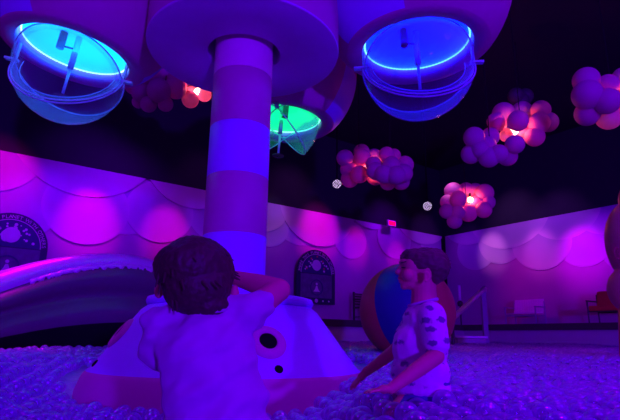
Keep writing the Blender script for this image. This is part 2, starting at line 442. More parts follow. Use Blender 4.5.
    for sgn in (-1, 1):
        bm = bmesh.new(); box(bm, (sgn * .53, 0, opens[2]), (.12, .05, .02)); box(bm, (sgn * .50, 0, opens[2] / 2), (.02, .04, -opens[2] + .04)); add('hinge_bracket', bm, M['rim'], smooth=False)
    bm = bmesh.new(); lathe(bm, [(.03, -.43), (.07, -.425), (.07, -.44), (.03, -.445), (.03, -.43)], 20); add('rod_washer', bm, M['dark_metal'], smooth=False)
    LIGHTS.append((A @ Vector((0, 0, .03)), key))
zr = 2.62
pl = PZ(74, 56, zr); pr_ = PZ(417, 51, zr); pg = PZ(281, 123, zr)
pod(pl.x, pl.y, zr, 'cyan', (-30, 0, -.16), 8, tilt=8, rot_l=25)
pod(pr_.x, pr_.y, zr, 'blue', (-30, 0, -.15), -4, tilt=-2, rot_l=10)
pod(pg.x, pg.y, zr, 'green', (32, 32, -.02), 88, tilt=3, rot_l=-35)
for a, k in LIGHTS:
    l = bpy.data.lights.new('pod_lamp', 'AREA'); l.shape = 'DISK'; l.size = .8; l.color = led[k][0]; l.energy = {'cyan': 16, 'blue': 20, 'green': 6}[k]
    o = bpy.data.objects.new('pod_lamp', l); COL.objects.link(o); o.location = a; o.rotation_euler = (math.pi, 0, 0)

# ------------------------------------------------------------ hanging globe clouds with lamps inside
warm = emis('warm_bulb', (1, .45, .25), 22)
GLOBE = bmesh.new(); bmesh.ops.create_icosphere(GLOBE, subdivisions=4, radius=1); GM = bpy.data.meshes.new('globe')
for f in GLOBE.faces: f.smooth = True
GLOBE.to_mesh(GM); GLOBE.free(); GM.materials.append(M['globe'])
GD = GM.copy(); GD.materials.clear(); GD.materials.append(M['globe_dark'])
def cloud(items, Y, lamp, label, energy=26, me=GM, dark=False):
    cpx = sum(i[0] for i in items) / len(items); cpy = sum(i[1] for i in items) / len(items)
    c = P(cpx, cpy, Y)
    th = thing('cloud_lamp' if lamp else 'globe_cluster', c, label, 'hanging lamp' if lamp else 'ceiling decoration', 'clouds of globes hanging from the ceiling')
    for n_, (px, py, rp, dy) in enumerate(items):
        p = P(px, py, Y + dy); depth = (p - CAM).dot(_f)
        o = bpy.data.objects.new('globe', me); COL.objects.link(o); r = rp * depth / F
        o.parent = th; o.matrix_parent_inverse = th.matrix_world.inverted()
        o.matrix_world = Matrix.Translation(p) @ Matrix.Diagonal((r, r, r, 1))
    bm = bmesh.new(); top = c.copy()
    tube(bm, [c, (c.x, c.y, HC)], .006, 6); obj('hanging_wire', bm, M['black'], th)
    if lamp:
        p = P(lamp[0], lamp[1], Y + lamp[2])
        bm = bmesh.new(); sphere(bm, p, .05, 20, 12); o = obj('bulb', bm, warm, th, smooth=True); o['label'] = 'glowing warm bulb'
        bm = bmesh.new(); tube(bm, [p + Z * .03, p + Z * .12], .02, 12); tube(bm, [p + Z * .12, c], .008, 6); obj('bulb_holder', bm, M['black'], th)
        l = bpy.data.lights.new('cloud_bulb', 'POINT'); l.color = (1, .07, .12); l.energy = energy; l.shadow_soft_size = .06
        o = bpy.data.objects.new('cloud_bulb', l); COL.objects.link(o); o.location = p + (CAM - p).normalized() * .02
def conv(lst, ox, oy, s):
    out = []
    for i, it in enumerate(lst):
        x, y, r = it[:3]; dy = it[3] if len(it) > 3 else (-.1 + .2 * ((i * 37) % 10) / 10)
        out.append((ox + x / s, oy + y / s, r / s, dy))
    return out
cloud(conv([(105, 118, 36), (175, 92, 34, .1), (120, 165, 36), (125, 205, 38, 0), (178, 118, 38, -.1), (166, 186, 38, -.22), (232, 195, 38, .25), (228, 112, 34, .3), (150, 150, 36, .25)], 320, 130, 4.2),
      7.2, (320 + 199 / 4.2 - 320, 130 + 168 / 4.2, .02) if False else (320 + 199 / 4.2, 130 + 170 / 4.2, 0), 'cloud of white globes lit from within, behind the plain cluster right of the green lobe')
cloud(conv([(225, 145, 34, -.1), (232, 172, 38, -.15), (280, 104, 34), (300, 150, 40, -.2), (268, 185, 40, -.25), (356, 146, 38), (350, 182, 40, -.2), (340, 216, 37, 0), (285, 220, 34, 0), (320, 190, 40, -.3), (310, 108, 30, .2)], 320, 130, 4.2),
      6.8, None, 'unlit purple cluster of globes in front of the lit one, right of the green lobe')
cloud(conv([(205, 205, 36, .2), (180, 230, 28, .15), (325, 195, 32), (265, 200, 34, .3), (320, 236, 34, -.1), (350, 233, 32, 0), (306, 280, 32, -.05), (192, 240, 22, -.05), (272, 265, 28, .1), (215, 276, 22, 0), (238, 245, 30, .3), (252, 229, 34, -.3)], 440, 50, 3.23),
      6.0, (440 + 239 / 3.23, 50 + 262 / 3.23, -.02), 'lit cloud of globes hanging beside the blue lobe, glowing in its middle')
cloud(conv([(110, 282, 34), (162, 280, 30, .1), (100, 336, 32, 0), (130, 322, 30, -.1), (158, 346, 34, -.1), (190, 335, 30, -.15), (218, 343, 32, 0), (242, 305, 31, -.15), (150, 310, 32, 0)], 440, 50, 3.23),
      5.7, None, 'unlit purple cluster of globes just below left of the glowing one beside the blue lobe')
cloud(conv([(245, 148, 26), (275, 150, 26), (260, 165, 28)], 440, 50, 3.23), 8.2, None, 'faint dark cluster of globes high behind the lit one beside the blue lobe', me=GD)
cloud(conv([(472, 98, 42), (541, 115, 36), (476, 145, 48, -.15), (476, 205, 40, 0), (540, 165, 42, -.2), (546, 215, 42, .12), (590, 88, 32, .2), (600, 160, 30, -.1), (610, 205, 40, .1), (630, 110, 40), (640, 165, 40, .1), (575, 130, 34, .25)], 440, 50, 3.23),
      5.2, (440 + 583 / 3.23, 50 + 168 / 3.23, .02), 'cloud of globes cut by the right edge of the view, high on the right')
cloud(conv([(35, 30, 24, .1), (68, 26, 20, .2), (20, 58, 20, 0), (48, 50, 22, -.18), (74, 86, 24, 0), (92, 30, 22, .2), (117, 34, 24, 0), (102, 62, 26, .1), (114, 78, 22, -.1), (18, 82, 20, -.1), (38, 108, 20, -.1), (46, 85, 20, -.15), (66, 55, 22, .3), (125, 58, 20, 0)], 440, 180, 2.62),
      8.6, (440 + 79 / 2.62, 180 + 52 / 2.62, 0), 'smallest lit cloud of globes, hanging in front of the room corner')
cloud(conv([(215, 285, 36, 0), (290, 284, 34, 0), (182, 235, 42), (262, 225, 54, -.1), (335, 212, 50, 0), (150, 200, 42), (235, 150, 60, .1), (345, 170, 44, 0), (300, 140, 50, .1), (400, 264, 38, .15), (388, 228, 42, .3), (462, 242, 32, .2), (170, 275, 28, .1)], 100, 40, 4.43),
      6.4, (100 + 433 / 4.43, 40 + 229 / 4.43, .15), 'lit cloud of globes hanging between the cyan lobe and the column')

# ------------------------------------------------------------ inflatable wall on the left
def inflatable():
    path = [(-90, 296, 3.9), (-40, 283, 4.25), (0, 272, 4.6), (45, 260.5, 5.0), (90, 254, 5.4), (130, 255, 5.8), (160, 263, 6.2), (190, 276, 6.6), (215, 292, 6.9)]
    pts = [P(*q) for q in path]
    # densify
    dn = []
    for i in range(len(pts) - 1):
        for k in range(16):
            t = k / 16
            p0 = pts[max(i - 1, 0)]; p1 = pts[i]; p2 = pts[i + 1]; p3 = pts[min(i + 2, len(pts) - 1)]
            dn.append(.5 * ((2 * p1) + (p2 - p0) * t + (2 * p0 - 5 * p1 + 4 * p2 - p3) * t * t + (3 * p1 - p0 - 3 * p2 + p3) * t ** 3))
    dn.append(pts[-1])
    body, tb = bmesh.new(), bmesh.new(); prev = None; spine = []; rr = []
    for i, p in enumerate(dn):
        d = dn[min(i + 1, len(dn) - 1)] - dn[max(i - 1, 0)]; d.z = 0; d.normalize()
        n = Vector((d.y, -d.x, 0));  n = n if n.dot(-p) > 0 else -n
        k = i / (len(dn) - 1); tr = .15 - .05 * k
        u = 1 - k
        wr = 1 + .05 * math.sin(i * 1.9) * sstep(.3, .5, k)
        spine.append(p - Z * tr * wr); rr.append(tr * wr)
        H = p.z - .1; sec = []
        m = 30
        for q in range(m + 1):       # front face bulges out under the tube and tucks under at the foot
            t = q / m
            z = p.z - tr - (H) * t * .98
            if t < .32: out = tr * .75 + .10 * math.sin(math.pi * t / .32)
            else: out = tr * .75 + .16 * math.sin(math.pi * min(1, (t - .32) / .68)) ** .8 * (1 - .5 * (t - .32) / .68) - .55 * max(0, (t - .5)) ** 1.2
            sec.append(body.verts.new(Vector((p.x, p.y, z)) + n * out))
        sec.append(body.verts.new(Vector((p.x, p.y, FLOOR)) - n * .5)); sec.append(body.verts.new(Vector((p.x, p.y, p.z - tr)) - n * .9))
        if prev:
            for a in range(len(sec)): b = (a + 1) % len(sec); body.faces.new((prev[a], prev[b], sec[b], sec[a])).material_index = int(a >= 18)  # lower rows coloured black to stand in for the shadow there
        else: first = sec
        prev = sec
    body.faces.new(first[::-1]); body.faces.new(prev)
    bmesh.ops.recalc_face_normals(body, faces=body.faces)
    th = thing('inflatable_wall', (spine[60].x, spine[60].y, FLOOR), 'long dark purple inflatable wall with shiny rolled top at the left of the ball pit', 'inflatable')
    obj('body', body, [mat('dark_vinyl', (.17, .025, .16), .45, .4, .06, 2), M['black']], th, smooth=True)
    tube(tb, spine, rr, 24)
    o = obj('top_roll', tb, M['bumper'], th, smooth=True); o['label'] = 'glossy rolled top tube'
    # puckered seam under the roll
    sm = bmesh.new(); a = None
    for i in range(40 * 1, len(spine) * 1):
        for s in (0, .5):
            j = min(i + s, len(spine) - 1.001); i0 = int(j); f = j - i0
            p = spine[i0].lerp(spine[min(i0 + 1, len(spine) - 1)], f); d = spine[min(i0 + 1, len(spine) - 1)] - spine[i0]; d.z = 0
            if d.length < 1e-6: continue
            d.normalize(); n = Vector((d.y, -d.x, 0)); n = n if n.dot(-p) > 0 else -n
            w = .010 * noise.noise(Vector((i * 1.7 + s * 2, 5, 0))); 
            top = sm.verts.new(p + n * (rr[i0] * .98) + Z * .0); bot = sm.verts.new(p + n * (rr[i0] + .015 + w) - Z * (.05 + .05 * noise.noise(Vector((i * .6 + s, 0, 3)))))
            if a: sm.faces.new((a[0], top, bot, a[1]))
            a = (top, bot)
    o = obj('puckered_seam', sm, M['bumper'], th, smooth=True)
    so = o.modifiers.new('s', 'SOLIDIFY'); so.thickness = .006
    return spine
SPINE = inflatable()

# ------------------------------------------------------------ beach ball
bc = P(407, 311, 5.3); br = 46.5 * 5.3 / F * 1.0
bm = bmesh.new(); q = bmesh.ops.create_uvsphere(bm, u_segments=48, v_segments=32, radius=br)
for f in bm.faces:
    c = f.calc_center_median(); k = int(((math.atan2(c.y, c.x) + math.pi) / (2 * math.pi) * 6)) % 6
    f.material_index = [1, 0, 2, 0, 1, 0][k] if abs(c.z) < br * .985 else 3
rot = Matrix.Rotation(R(8), 4, 'Y') @ Matrix.Rotation(R(-20), 4, 'X') @ Matrix.Rotation(R(38), 4, 'Z')
bm.transform(Matrix.Translation(bc) @ rot)
o = obj('beach_ball', bm, [M['orange_v'], M['blue_v'], M['red_v'], M['white_paint']], smooth=True)
tag(o, 'giant orange and blue beach ball resting in the pit behind the seated boy', 'beach ball')
BALLC, BALLR = bc, br

# ------------------------------------------------------------ benches
def along(px, py, n, off):    # point on the walkway at distance off from the wall, seen in column px
    d = ray(px, py); t = ((CORNER - CAM).dot(n) + off) / d.dot(n); p = CAM + d * t
    return Vector((p.x, p.y, PLAT))
def bench(name, p, n, w, width, label, seat_m, frame_m, mesh_panel=False):
    ax = w.copy(); rz = math.atan2(ax.y, ax.x)
    th = thing(name, p, label, 'bench')
    B = Matrix((ax, n, Z)).transposed()          # local x along wall, y out from the wall, z up
    def T(bm_): bmesh.ops.transform(bm_, matrix=Matrix.Translation(p) @ B.to_4x4() @ Matrix.Scale(.8 if mesh_panel else .87, 4), verts=bm_.verts); bmesh.ops.recalc_face_normals(bm_, faces=bm_.faces); return bm_
    hw = width / 2
    tilt = Matrix.Rotation(R(14), 4, 'X')
    if mesh_panel:
        def grid(c, sx, sz, m3):
            g = bmesh.new(); nx, nz = 16, 9
            for i in range(nx + 1): box(g, (-sx / 2 + sx * i / nx, 0, 0), (.032, .012, sz))
            for i in range(nz + 1): box(g, (0, 0, -sz / 2 + sz * i / nz), (sx, .02, .03))
            bmesh.ops.transform(g, matrix=Matrix.Translation(c) @ m3, verts=g.verts); return g
        s = obj('seat', T(grid((0, .32, .43), width, .46, Matrix.Rotation(R(88), 4, 'X'))), seat_m, th)
        s = obj('backrest', T(grid((0, .06, .66), width, .42, tilt)), seat_m, th)
    else:
        g = bmesh.new(); box(g, (0, .34, .43), (width, .56, .13)); s = obj('seat', T(g), seat_m, th, bevel=.03)
        g = bmesh.new(); box(g, (0, .08, .66), (width, .12, .44), tilt); s = obj('backrest', T(g), seat_m, th, bevel=.03)
    for sx in (-1, 1):
        for y in (.04, .58):
            g = bmesh.new(); tube(g, [(sx * (hw + .03), y, 0), (sx * (hw + .03), y, .62 if y > .3 else .80)], .02, 10); obj('leg', T(g), frame_m, th)
        g = bmesh.new(); box(g, (sx * (hw + .03), .31, .62), (.05, .6, .03)); obj('armrest', T(g), frame_m, th, bevel=.008)
    g = bmesh.new(); box(g, (0, .58, .36), (width + .06, .03, .04)); box(g, (0, .04, .36), (width + .06, .03, .04)); obj('seat_rail', T(g), frame_m, th)
pB = along(531, 320, NR, .35)
bench('bench', pB, NR, WR, .95, 'white mesh metal bench on the walkway against the right wall', M['white_metal'], mat('grey_metal', (.4, .3, .5), .4), True)
pB2 = along(634, 320, NR, .6)
bench('bench', pB2, NR, WR, 1.5, 'dark framed bench with red cushions at the right edge of the view', M['red'], M['dark_metal'])
# slatted dark chair at the left wall, left of the beach ball
pC = along(362, 320, NL, .35)
th = thing('chair', pC, 'dark slat-backed chair by the left wall, partly behind the beach ball', 'chair')
B = Matrix((WL, NL, Z)).transposed().to_4x4()
def TC_(bm_, p=pC): bmesh.ops.transform(bm_, matrix=Matrix.Translation(p) @ B, verts=bm_.verts); bmesh.ops.recalc_face_normals(bm_, faces=bm_.faces); return bm_
g = bmesh.new(); box(g, (0, .3, .43), (.62, .5, .04)); obj('seat', TC_(g), M['dark_metal'], th, bevel=.01)
g = bmesh.new()
for k in range(5): box(g, (0, .05, .52 + k * .062), (.58, .015, .035))
obj('backrest', TC_(g), M['dark_metal'], th)
for sx in (-1, 1):
    for y, h in ((.05, .82), (.54, .62)):
        g = bmesh.new(); box(g, (sx * .31, y, h / 2), (.04, .04, h)); obj('leg', TC_(g), M['dark_metal'], th)
    g = bmesh.new(); box(g, (sx * .31, .3, .62), (.05, .54, .03)); box(g, (sx * .31, .3, .2), (.02, .5, .02)); obj('armrest', TC_(g), M['dark_metal'], th)

# small upright silver post thing on the wall by the corner
pE = P(460, 302, 12.9)
th = thing('wall_tool', pE, 'slim pale upright tool leaning near the room corner behind the steel handrail', 'tool')
g = bmesh.new(); tube(g, [pE - Z * .10, pE - Z * .02, pE + Z * .04], [.06, .075, .03], 16); obj('body', g, M['dark_metal'], th, smooth=True)
g = bmesh.new(); tube(g, [pE + Z * .03, pE + Z * .42], .035, 10); obj('handle', g, M['white_metal'], th, smooth=True)
g = bmesh.new(); tube(g, [pE - Z * .1, Vector((pE.x, pE.y, PLAT))], .02, 8); obj('stand', g, M['dark_metal'], th)

# entry steps and handrail
q0 = P(484, 338, 9.6); q1 = P(484.5, 288.5, 9.6); q2 = P(452, 319, 8.6)
th = thing('handrail', Vector((q0.x, q0.y, .0)), 'polished steel handrail sloping down into the pit right of the seated boy', 'handrail')
g = bmesh.new(); box(g, ((q1.x + q0.x) / 2, q0.y, (q1.z - .2) / 2 - .0), (.09, .09, q1.z + .2)); o = obj('post', g, mat('post_paint', (.35, .3, .4), .5), th, bevel=.01)
g = bmesh.new(); tube(g, [q1, q2], .045, 16); tube(g, [q1, q1 + Vector((.0, .05, -.05))], .045, 12); obj('rail', g, M['chrome'], th, smooth=True)
g = bmesh.new(); tube(g, [q2, (q2.x, q2.y, -.3)], .03, 12); obj('lower_post', g, M['dark_metal'], th, smooth=True)
s0 = P(468, 336, 9.4)
th = thing('entry_step', (s0.x, s0.y, FLOOR), 'low pale step at the foot of the steel handrail', 'step')
g = bmesh.new(); box(g, (s0.x, s0.y, (s0.z + FLOOR) / 2 - .02), (.5, .4, s0.z - FLOOR - .04)); obj('riser', g, liner, th, bevel=.01)
g = bmesh.new(); box(g, (s0.x, s0.y, s0.z - .02), (.56, .46, .04)); obj('tread', g, M['white_metal'], th, bevel=.01)

# ------------------------------------------------------------ arched signs
def text_bm(s, size, depth=.004):
    cu = bpy.data.curves.new('t', 'FONT'); cu.body = s; cu.size = size; cu.extrude = depth; cu.align_x = 'CENTER'
    o_ = bpy.data.objects.new('t', cu); COL.objects.link(o_); bpy.context.view_layer.update()
    me = o_.evaluated_get(bpy.context.evaluated_depsgraph_get()).to_mesh(); b_ = bmesh.new(); b_.from_mesh(me)
    bpy.data.objects.remove(o_); return b_
def merge(dst, src, mtx=None):
    if mtx: src.transform(mtx)
    me = bpy.data.meshes.new('tmp'); src.to_mesh(me); src.free(); dst.from_mesh(me); bpy.data.meshes.remove(me)
def arch_sign(px, py, label, red):
    c = on_wall(px, py, NL)                   # centre of the sign's foot line is below
    ax = -WL                                  # left to right as one faces the wall
    L2W = Matrix((ax, Z, NL)).transposed().to_4x4(); base = Matrix.Translation(c + NL * .22) @ L2W
    th = thing('arched_sign', c + NL * .22, label, 'sign', 'arched planet signs on the left wall')
    W, H = .58, 1.32; hb = H - W - .02
    def arch(w, h0, zo, dep, hbot=-H / 2):
        b_ = bmesh.new(); pts = [(-w, hbot), (w, hbot)] + [(w * math.cos(t), hbot + (hb + (H / 2 + hbot) * -1) * 1 + w * math.sin(t)) for t in [math.pi * k / 32 for k in range(33)]]
        f = b_.faces.new([b_.verts.new((x, y, zo)) for x, y in pts]); r_ = bmesh.ops.extrude_face_region(b_, geom=[f])
        bmesh.ops.translate(b_, verts=[v for v in r_['geom'] if isinstance(v, bmesh.types.BMVert)], vec=(0, 0, dep)); bmesh.ops.recalc_face_normals(b_, faces=b_.faces); b_.transform(base); return b_
    yc = -H / 2 + hb                          # spring line of the arch
    obj('backboard', arch(W, 0, 0, .04), M['sign_frame'], th)
    b_ = bmesh.new(); tube(b_, circle_pts((0, yc, .05), W * .80, 40, Vector((1, 0, 0)), Vector((0, 1, 0)), 0, math.pi, False), .008, 6); b_.transform(base); obj('arch_line', b_, M['sign_light'], th)
    b_ = bmesh.new(); pts = [(W * .78 * math.cos(t), yc + W * .78 * math.sin(t)) for t in [math.pi * k / 32 for k in range(33)]]
    f = b_.faces.new([b_.verts.new((x, y, .045)) for x, y in pts]); b_.transform(base); obj('night_sky_panel', b_, M['sign_dark'], th)
    # lettering on the arch
    b_ = bmesh.new(); s = 'SHARE THIS PLANET WITH OTHERS'; n = len(s)
    for i, ch in enumerate(s):
        if ch == ' ': continue
        t = math.pi * (.97 - .94 * i / (n - 1))
        merge(b_, text_bm(ch, .085), Matrix.Translation((W * .84 * math.cos(t), yc + W * .84 * math.sin(t), .045)) @ Matrix.Rotation(t - math.pi / 2, 4, 'Z'))
    b_.transform(base); obj('lettering', b_, M['sign_light'], th)
    # planet and stars
    rnd = random.Random(int(px)); b_ = bmesh.new()
    for k in range(7):
        lathe(b_, [(0, .008), (.07, .006), (.075, 0)], 20, (rnd.uniform(-.09, .09), yc + .2 + rnd.uniform(-.06, .06), .046))
    lathe(b_, [(0, .01), (.13, .008), (.135, 0)], 28, (0, yc + .2, .046)); b_.transform(base); obj('planet', b_, M['sign_light'] , th)
    b_ = bmesh.new(); b2 = bmesh.new()
    for k in range(26):
        t = math.pi * rnd.uniform(.04, .96); rr_ = W * rnd.uniform(.38, .72)
        x, y = rr_ * math.cos(t), yc + max(.03, rr_ * math.sin(t)); q_ = rnd.uniform(.012, .03)
        lathe(b2 if (k % 3 == 0 and red) else b_, [(0, .004), (q_, .003), (q_, 0)], 10, (x, y, .047))
    b_.transform(base); obj('stars', b_, M['sign_light'], th)
    if red: b2.transform(base); obj('red_stars', b2, M['sign_red'], th)
    else: b2.free()
    # landscape picture below
    b_ = bmesh.new(); h = hb - .16
    box(b_, (0, yc - .02 - h / 2, .045), (W * 1.62, h, .012)); b_.transform(base); obj('landscape_print', b_, M['sign_pic'], th)
    b_ = bmesh.new(); lathe(b_, [(.17, 0), (.17, .012), (.19, .012), (.19, 0)], 40, (0, yc - h * .6, .052)); 
    b_.transform(base); obj('medallion_ring', b_, M['sign_dark'], th)
    b_ = bmesh.new(); lathe(b_, [(0, .004), (.03, .004), (.03, 0)], 16, (0, yc - h * .45, .054)); f = b_.faces.new([b_.verts.new((x, yc - h * .6 + y, .056)) for x, y in ((-.1, -.1), (.1, -.1), (.05, -.04), (.02, .04), (-.02, .04), (-.05, -.04))])
    b_.transform(base); obj('figure_print', b_, M['sign_light'], th)
    b_ = bmesh.new()
    for x in (-.38, -.2, 0, .2, .38): lathe(b_, [(0, .004), (.022 if x else .05, .003), (.022 if x else .05, 0)], 10, (x, -H / 2 + .07, .047))
    b_.transform(base); obj('footer_print', b_, M['sign_light'], th)
arch_sign(310, 277, 'arched dark planet sign on the wall directly right of the column', True)
arch_sign(7, 252, 'arched dark planet sign cut by the left edge, above the inflatable wall', False)

# exit light and speckled ceiling lamps
pX = on_wall(385, 225, NL) + NL * .25
th = thing('exit_light', pX, 'small glowing red light at the top edge of the left wall', 'light')
g = bmesh.new(); box(g, pX, (.32, .06, .17), Matrix.Rotation(math.atan2(WL.y, WL.x), 4, 'Z')); obj('housing', g, M['white_metal'], th, bevel=.01)
g = bmesh.new(); box(g, pX + NL * .035, (.24, .012, .11), Matrix.Rotation(math.atan2(WL.y, WL.x), 4, 'Z')); obj('lens', g, emis('red_glow', (1, .0, .12), 1.6), th)
dots = emis('led_dots', (.75, .5, 1), 3.2)
def par(px, py, Y, rp, label, on=True):
    p = P(px, py, Y); depth = (p - CAM).dot(_f); r = rp * depth / F; d = (CAM + Vector((0, 0, 0)) - p).normalized(); rot = frame_to(d)
    th = thing('stage_lamp', p, label, 'stage light', 'stage lamps on the black ceiling')
    g = bmesh.new(); lathe(g, [(0, -.2), (r * .8, -.2), (r * 1.1, 0), (r * 1.1, .03), (r * 1.02, .03), (r * 1.0, .0), (0, 0)], 32, p, rot); obj('housing', g, M['black'], th)
    g = bmesh.new(); k = 0
    for ring, n in ((0, 1), (.35, 6), (.65, 11), (.92, 16)):
        for j in range(n):
            t = 2 * math.pi * j / n; v = rot @ Vector((r * ring * math.cos(t), r * ring * math.sin(t), .012)); sphere(g, p + v, r * .07, 8, 6)
    obj('lens_dots', g, dots if on else M['globe_dark'], th)
    g = bmesh.new(); tube(g, [p - d * .1, (p.x - d.x * .1, p.y - d.y * .1, HC)], .015, 8); obj('bracket', g, M['black'], th)
par(337, 184, 8.5, 4.2, 'speckled white stage lamp under the globe clouds right of the green lobe')
par(427.5, 206, 10, 4.2, 'speckled white stage lamp just left of the smallest globe cloud')

# lobed crimson inflatable at the right edge
pI = P(634, 255, 4.6)
g = bmesh.new()
s = 4.6 / F
def pe(px, py, rx, rz, ry=None):
    sphere(g, P(px, py, 4.6), 1, 40, 28, (rx * s, (ry or rx) * s, rz * s))
pe(634, 243, 26, 44); pe(632, 290, 22, 24); pe(640, 200, 20, 22)
th = thing('inflatable_figure', (pI.x, pI.y, .1), 'tall crimson lobed inflatable figure cut by the right edge of the view', 'inflatable')
me_body = obj('body', g, mat('crimson_vinyl', (.62, .14, .16), .4, .4), th, smooth=True)
rm = me_body.modifiers.new('r', 'REMESH'); rm.mode = 'VOXEL'; rm.voxel_size = .012; rm.use_smooth_shade = True
sm_ = me_body.modifiers.new('s', 'SMOOTH'); sm_.iterations = 6; sm_.factor = .5
g = bmesh.new(); cI = P(617, 253, 4.6 - .16); tube(g, circle_pts(cI, 5.5 * s, 24, Vector((.8, .6, 0)), Z), .006, 6, closed=True); obj('swirl_marking', g, M['red_v'], th)
g = bmesh.new(); b0 = P(634, 308, 4.6); tube(g, [b0 + Z * .06, (b0.x, b0.y, FLOOR)], [.12, .22], 24); obj('foot', g, M['red_v'], th, smooth=True)

# ------------------------------------------------------------ people
def ell(bm_, c, r3, rot=None): sphere(bm_, c, 1, 28, 20, r3, rot)
def cap(bm_, a, ra, b, rb, n=18):
    a, b = Vector(a), Vector(b); L = (b - a).length; rot = frame_to(b - a) if L > 1e-5 else Matrix.Identity(3)
    prof = [(0, -ra)] + [(ra * math.cos(t), ra * math.sin(t)) for t in [-math.pi / 2 + math.pi / 2 * k / 5 for k in range(1, 6)]]
    prof += [(rb * math.cos(t), L + rb * math.sin(t)) for t in [math.pi / 2 * k / 5 for k in range(0, 5)]] + [(0, L + rb)]
    lathe(bm_, prof, n, a, rot)
def bake(name, bm_, voxel, smooth, m, parent, disp=None, mats=None):
    bmesh.ops.recalc_face_normals(bm_, faces=bm_.faces)
    me = bpy.data.meshes.new('tmp'); bm_.to_mesh(me); bm_.free(); o_ = bpy.data.objects.new('tmp', me); COL.objects.link(o_)
    r_ = o_.modifiers.new('r', 'REMESH'); r_.mode = 'VOXEL'; r_.voxel_size = voxel
    s_ = o_.modifiers.new('s', 'SMOOTH'); s_.iterations = smooth; s_.factor = .5
    bpy.context.view_layer.update()
    nm = bpy.data.meshes.new_from_object(o_.evaluated_get(bpy.context.evaluated_depsgraph_get())); bpy.data.objects.remove(o_)
    nm.materials.clear()
    if disp:
        nrm = [v.normal.copy() for v in nm.vertices]
        for v, q_ in zip(nm.vertices, nrm): v.co += q_ * disp(v.co)
    for p_ in nm.polygons: p_.use_smooth = True
    nm.name = name
    return link(name, nm, m, parent)
def hand(bm_, wrist, fdir, normal, thumb_side, L=.105, spread=.1, curl=.25):
    f = Vector(fdir).normalized(); n = Vector(normal); n = (n - f * n.dot(f)).normalized(); s = f.cross(n) * thumb_side
    pc = Vector(wrist) + f * L * .28
    rot = Matrix((s, f, n)).transposed()
    cap(bm_, wrist, L * .15, pc, L * .17)
    ell(bm_, Vector(wrist) + f * L * .3, (L * .24, L * .30, L * .12), rot)
    for k, (o_, ln) in enumerate(((.62, .40), (.22, .46), (-.2, .43), (-.6, .34))):
        b0_ = Vector(wrist) + f * L * .5 + s * o_ * L * .27
        d_ = (f + s * o_ * spread).normalized(); p0 = b0_
        for q_, (fr, rr_) in enumerate(((.42, .068), (.32, .06), (.26, .052))):
            d_ = (d_ - n * curl * (q_ + .4) * .6).normalized(); p1 = p0 + d_ * ln * L * fr * 1.1
            cap(bm_, p0, L * rr_, p1, L * (rr_ - .006), 10); p0 = p1
    t0 = Vector(wrist) + f * L * .14 + s * L * .17; t1 = t0 + (f * .6 + s * .8 - n * .2).normalized() * L * .26; t2 = t1 + (f * .95 + s * .3 - n * .2).normalized() * L * .22
    cap(bm_, t0, L * .085, t1, L * .07, 10); cap(bm_, t1, L * .07, t2, L * .055, 10)

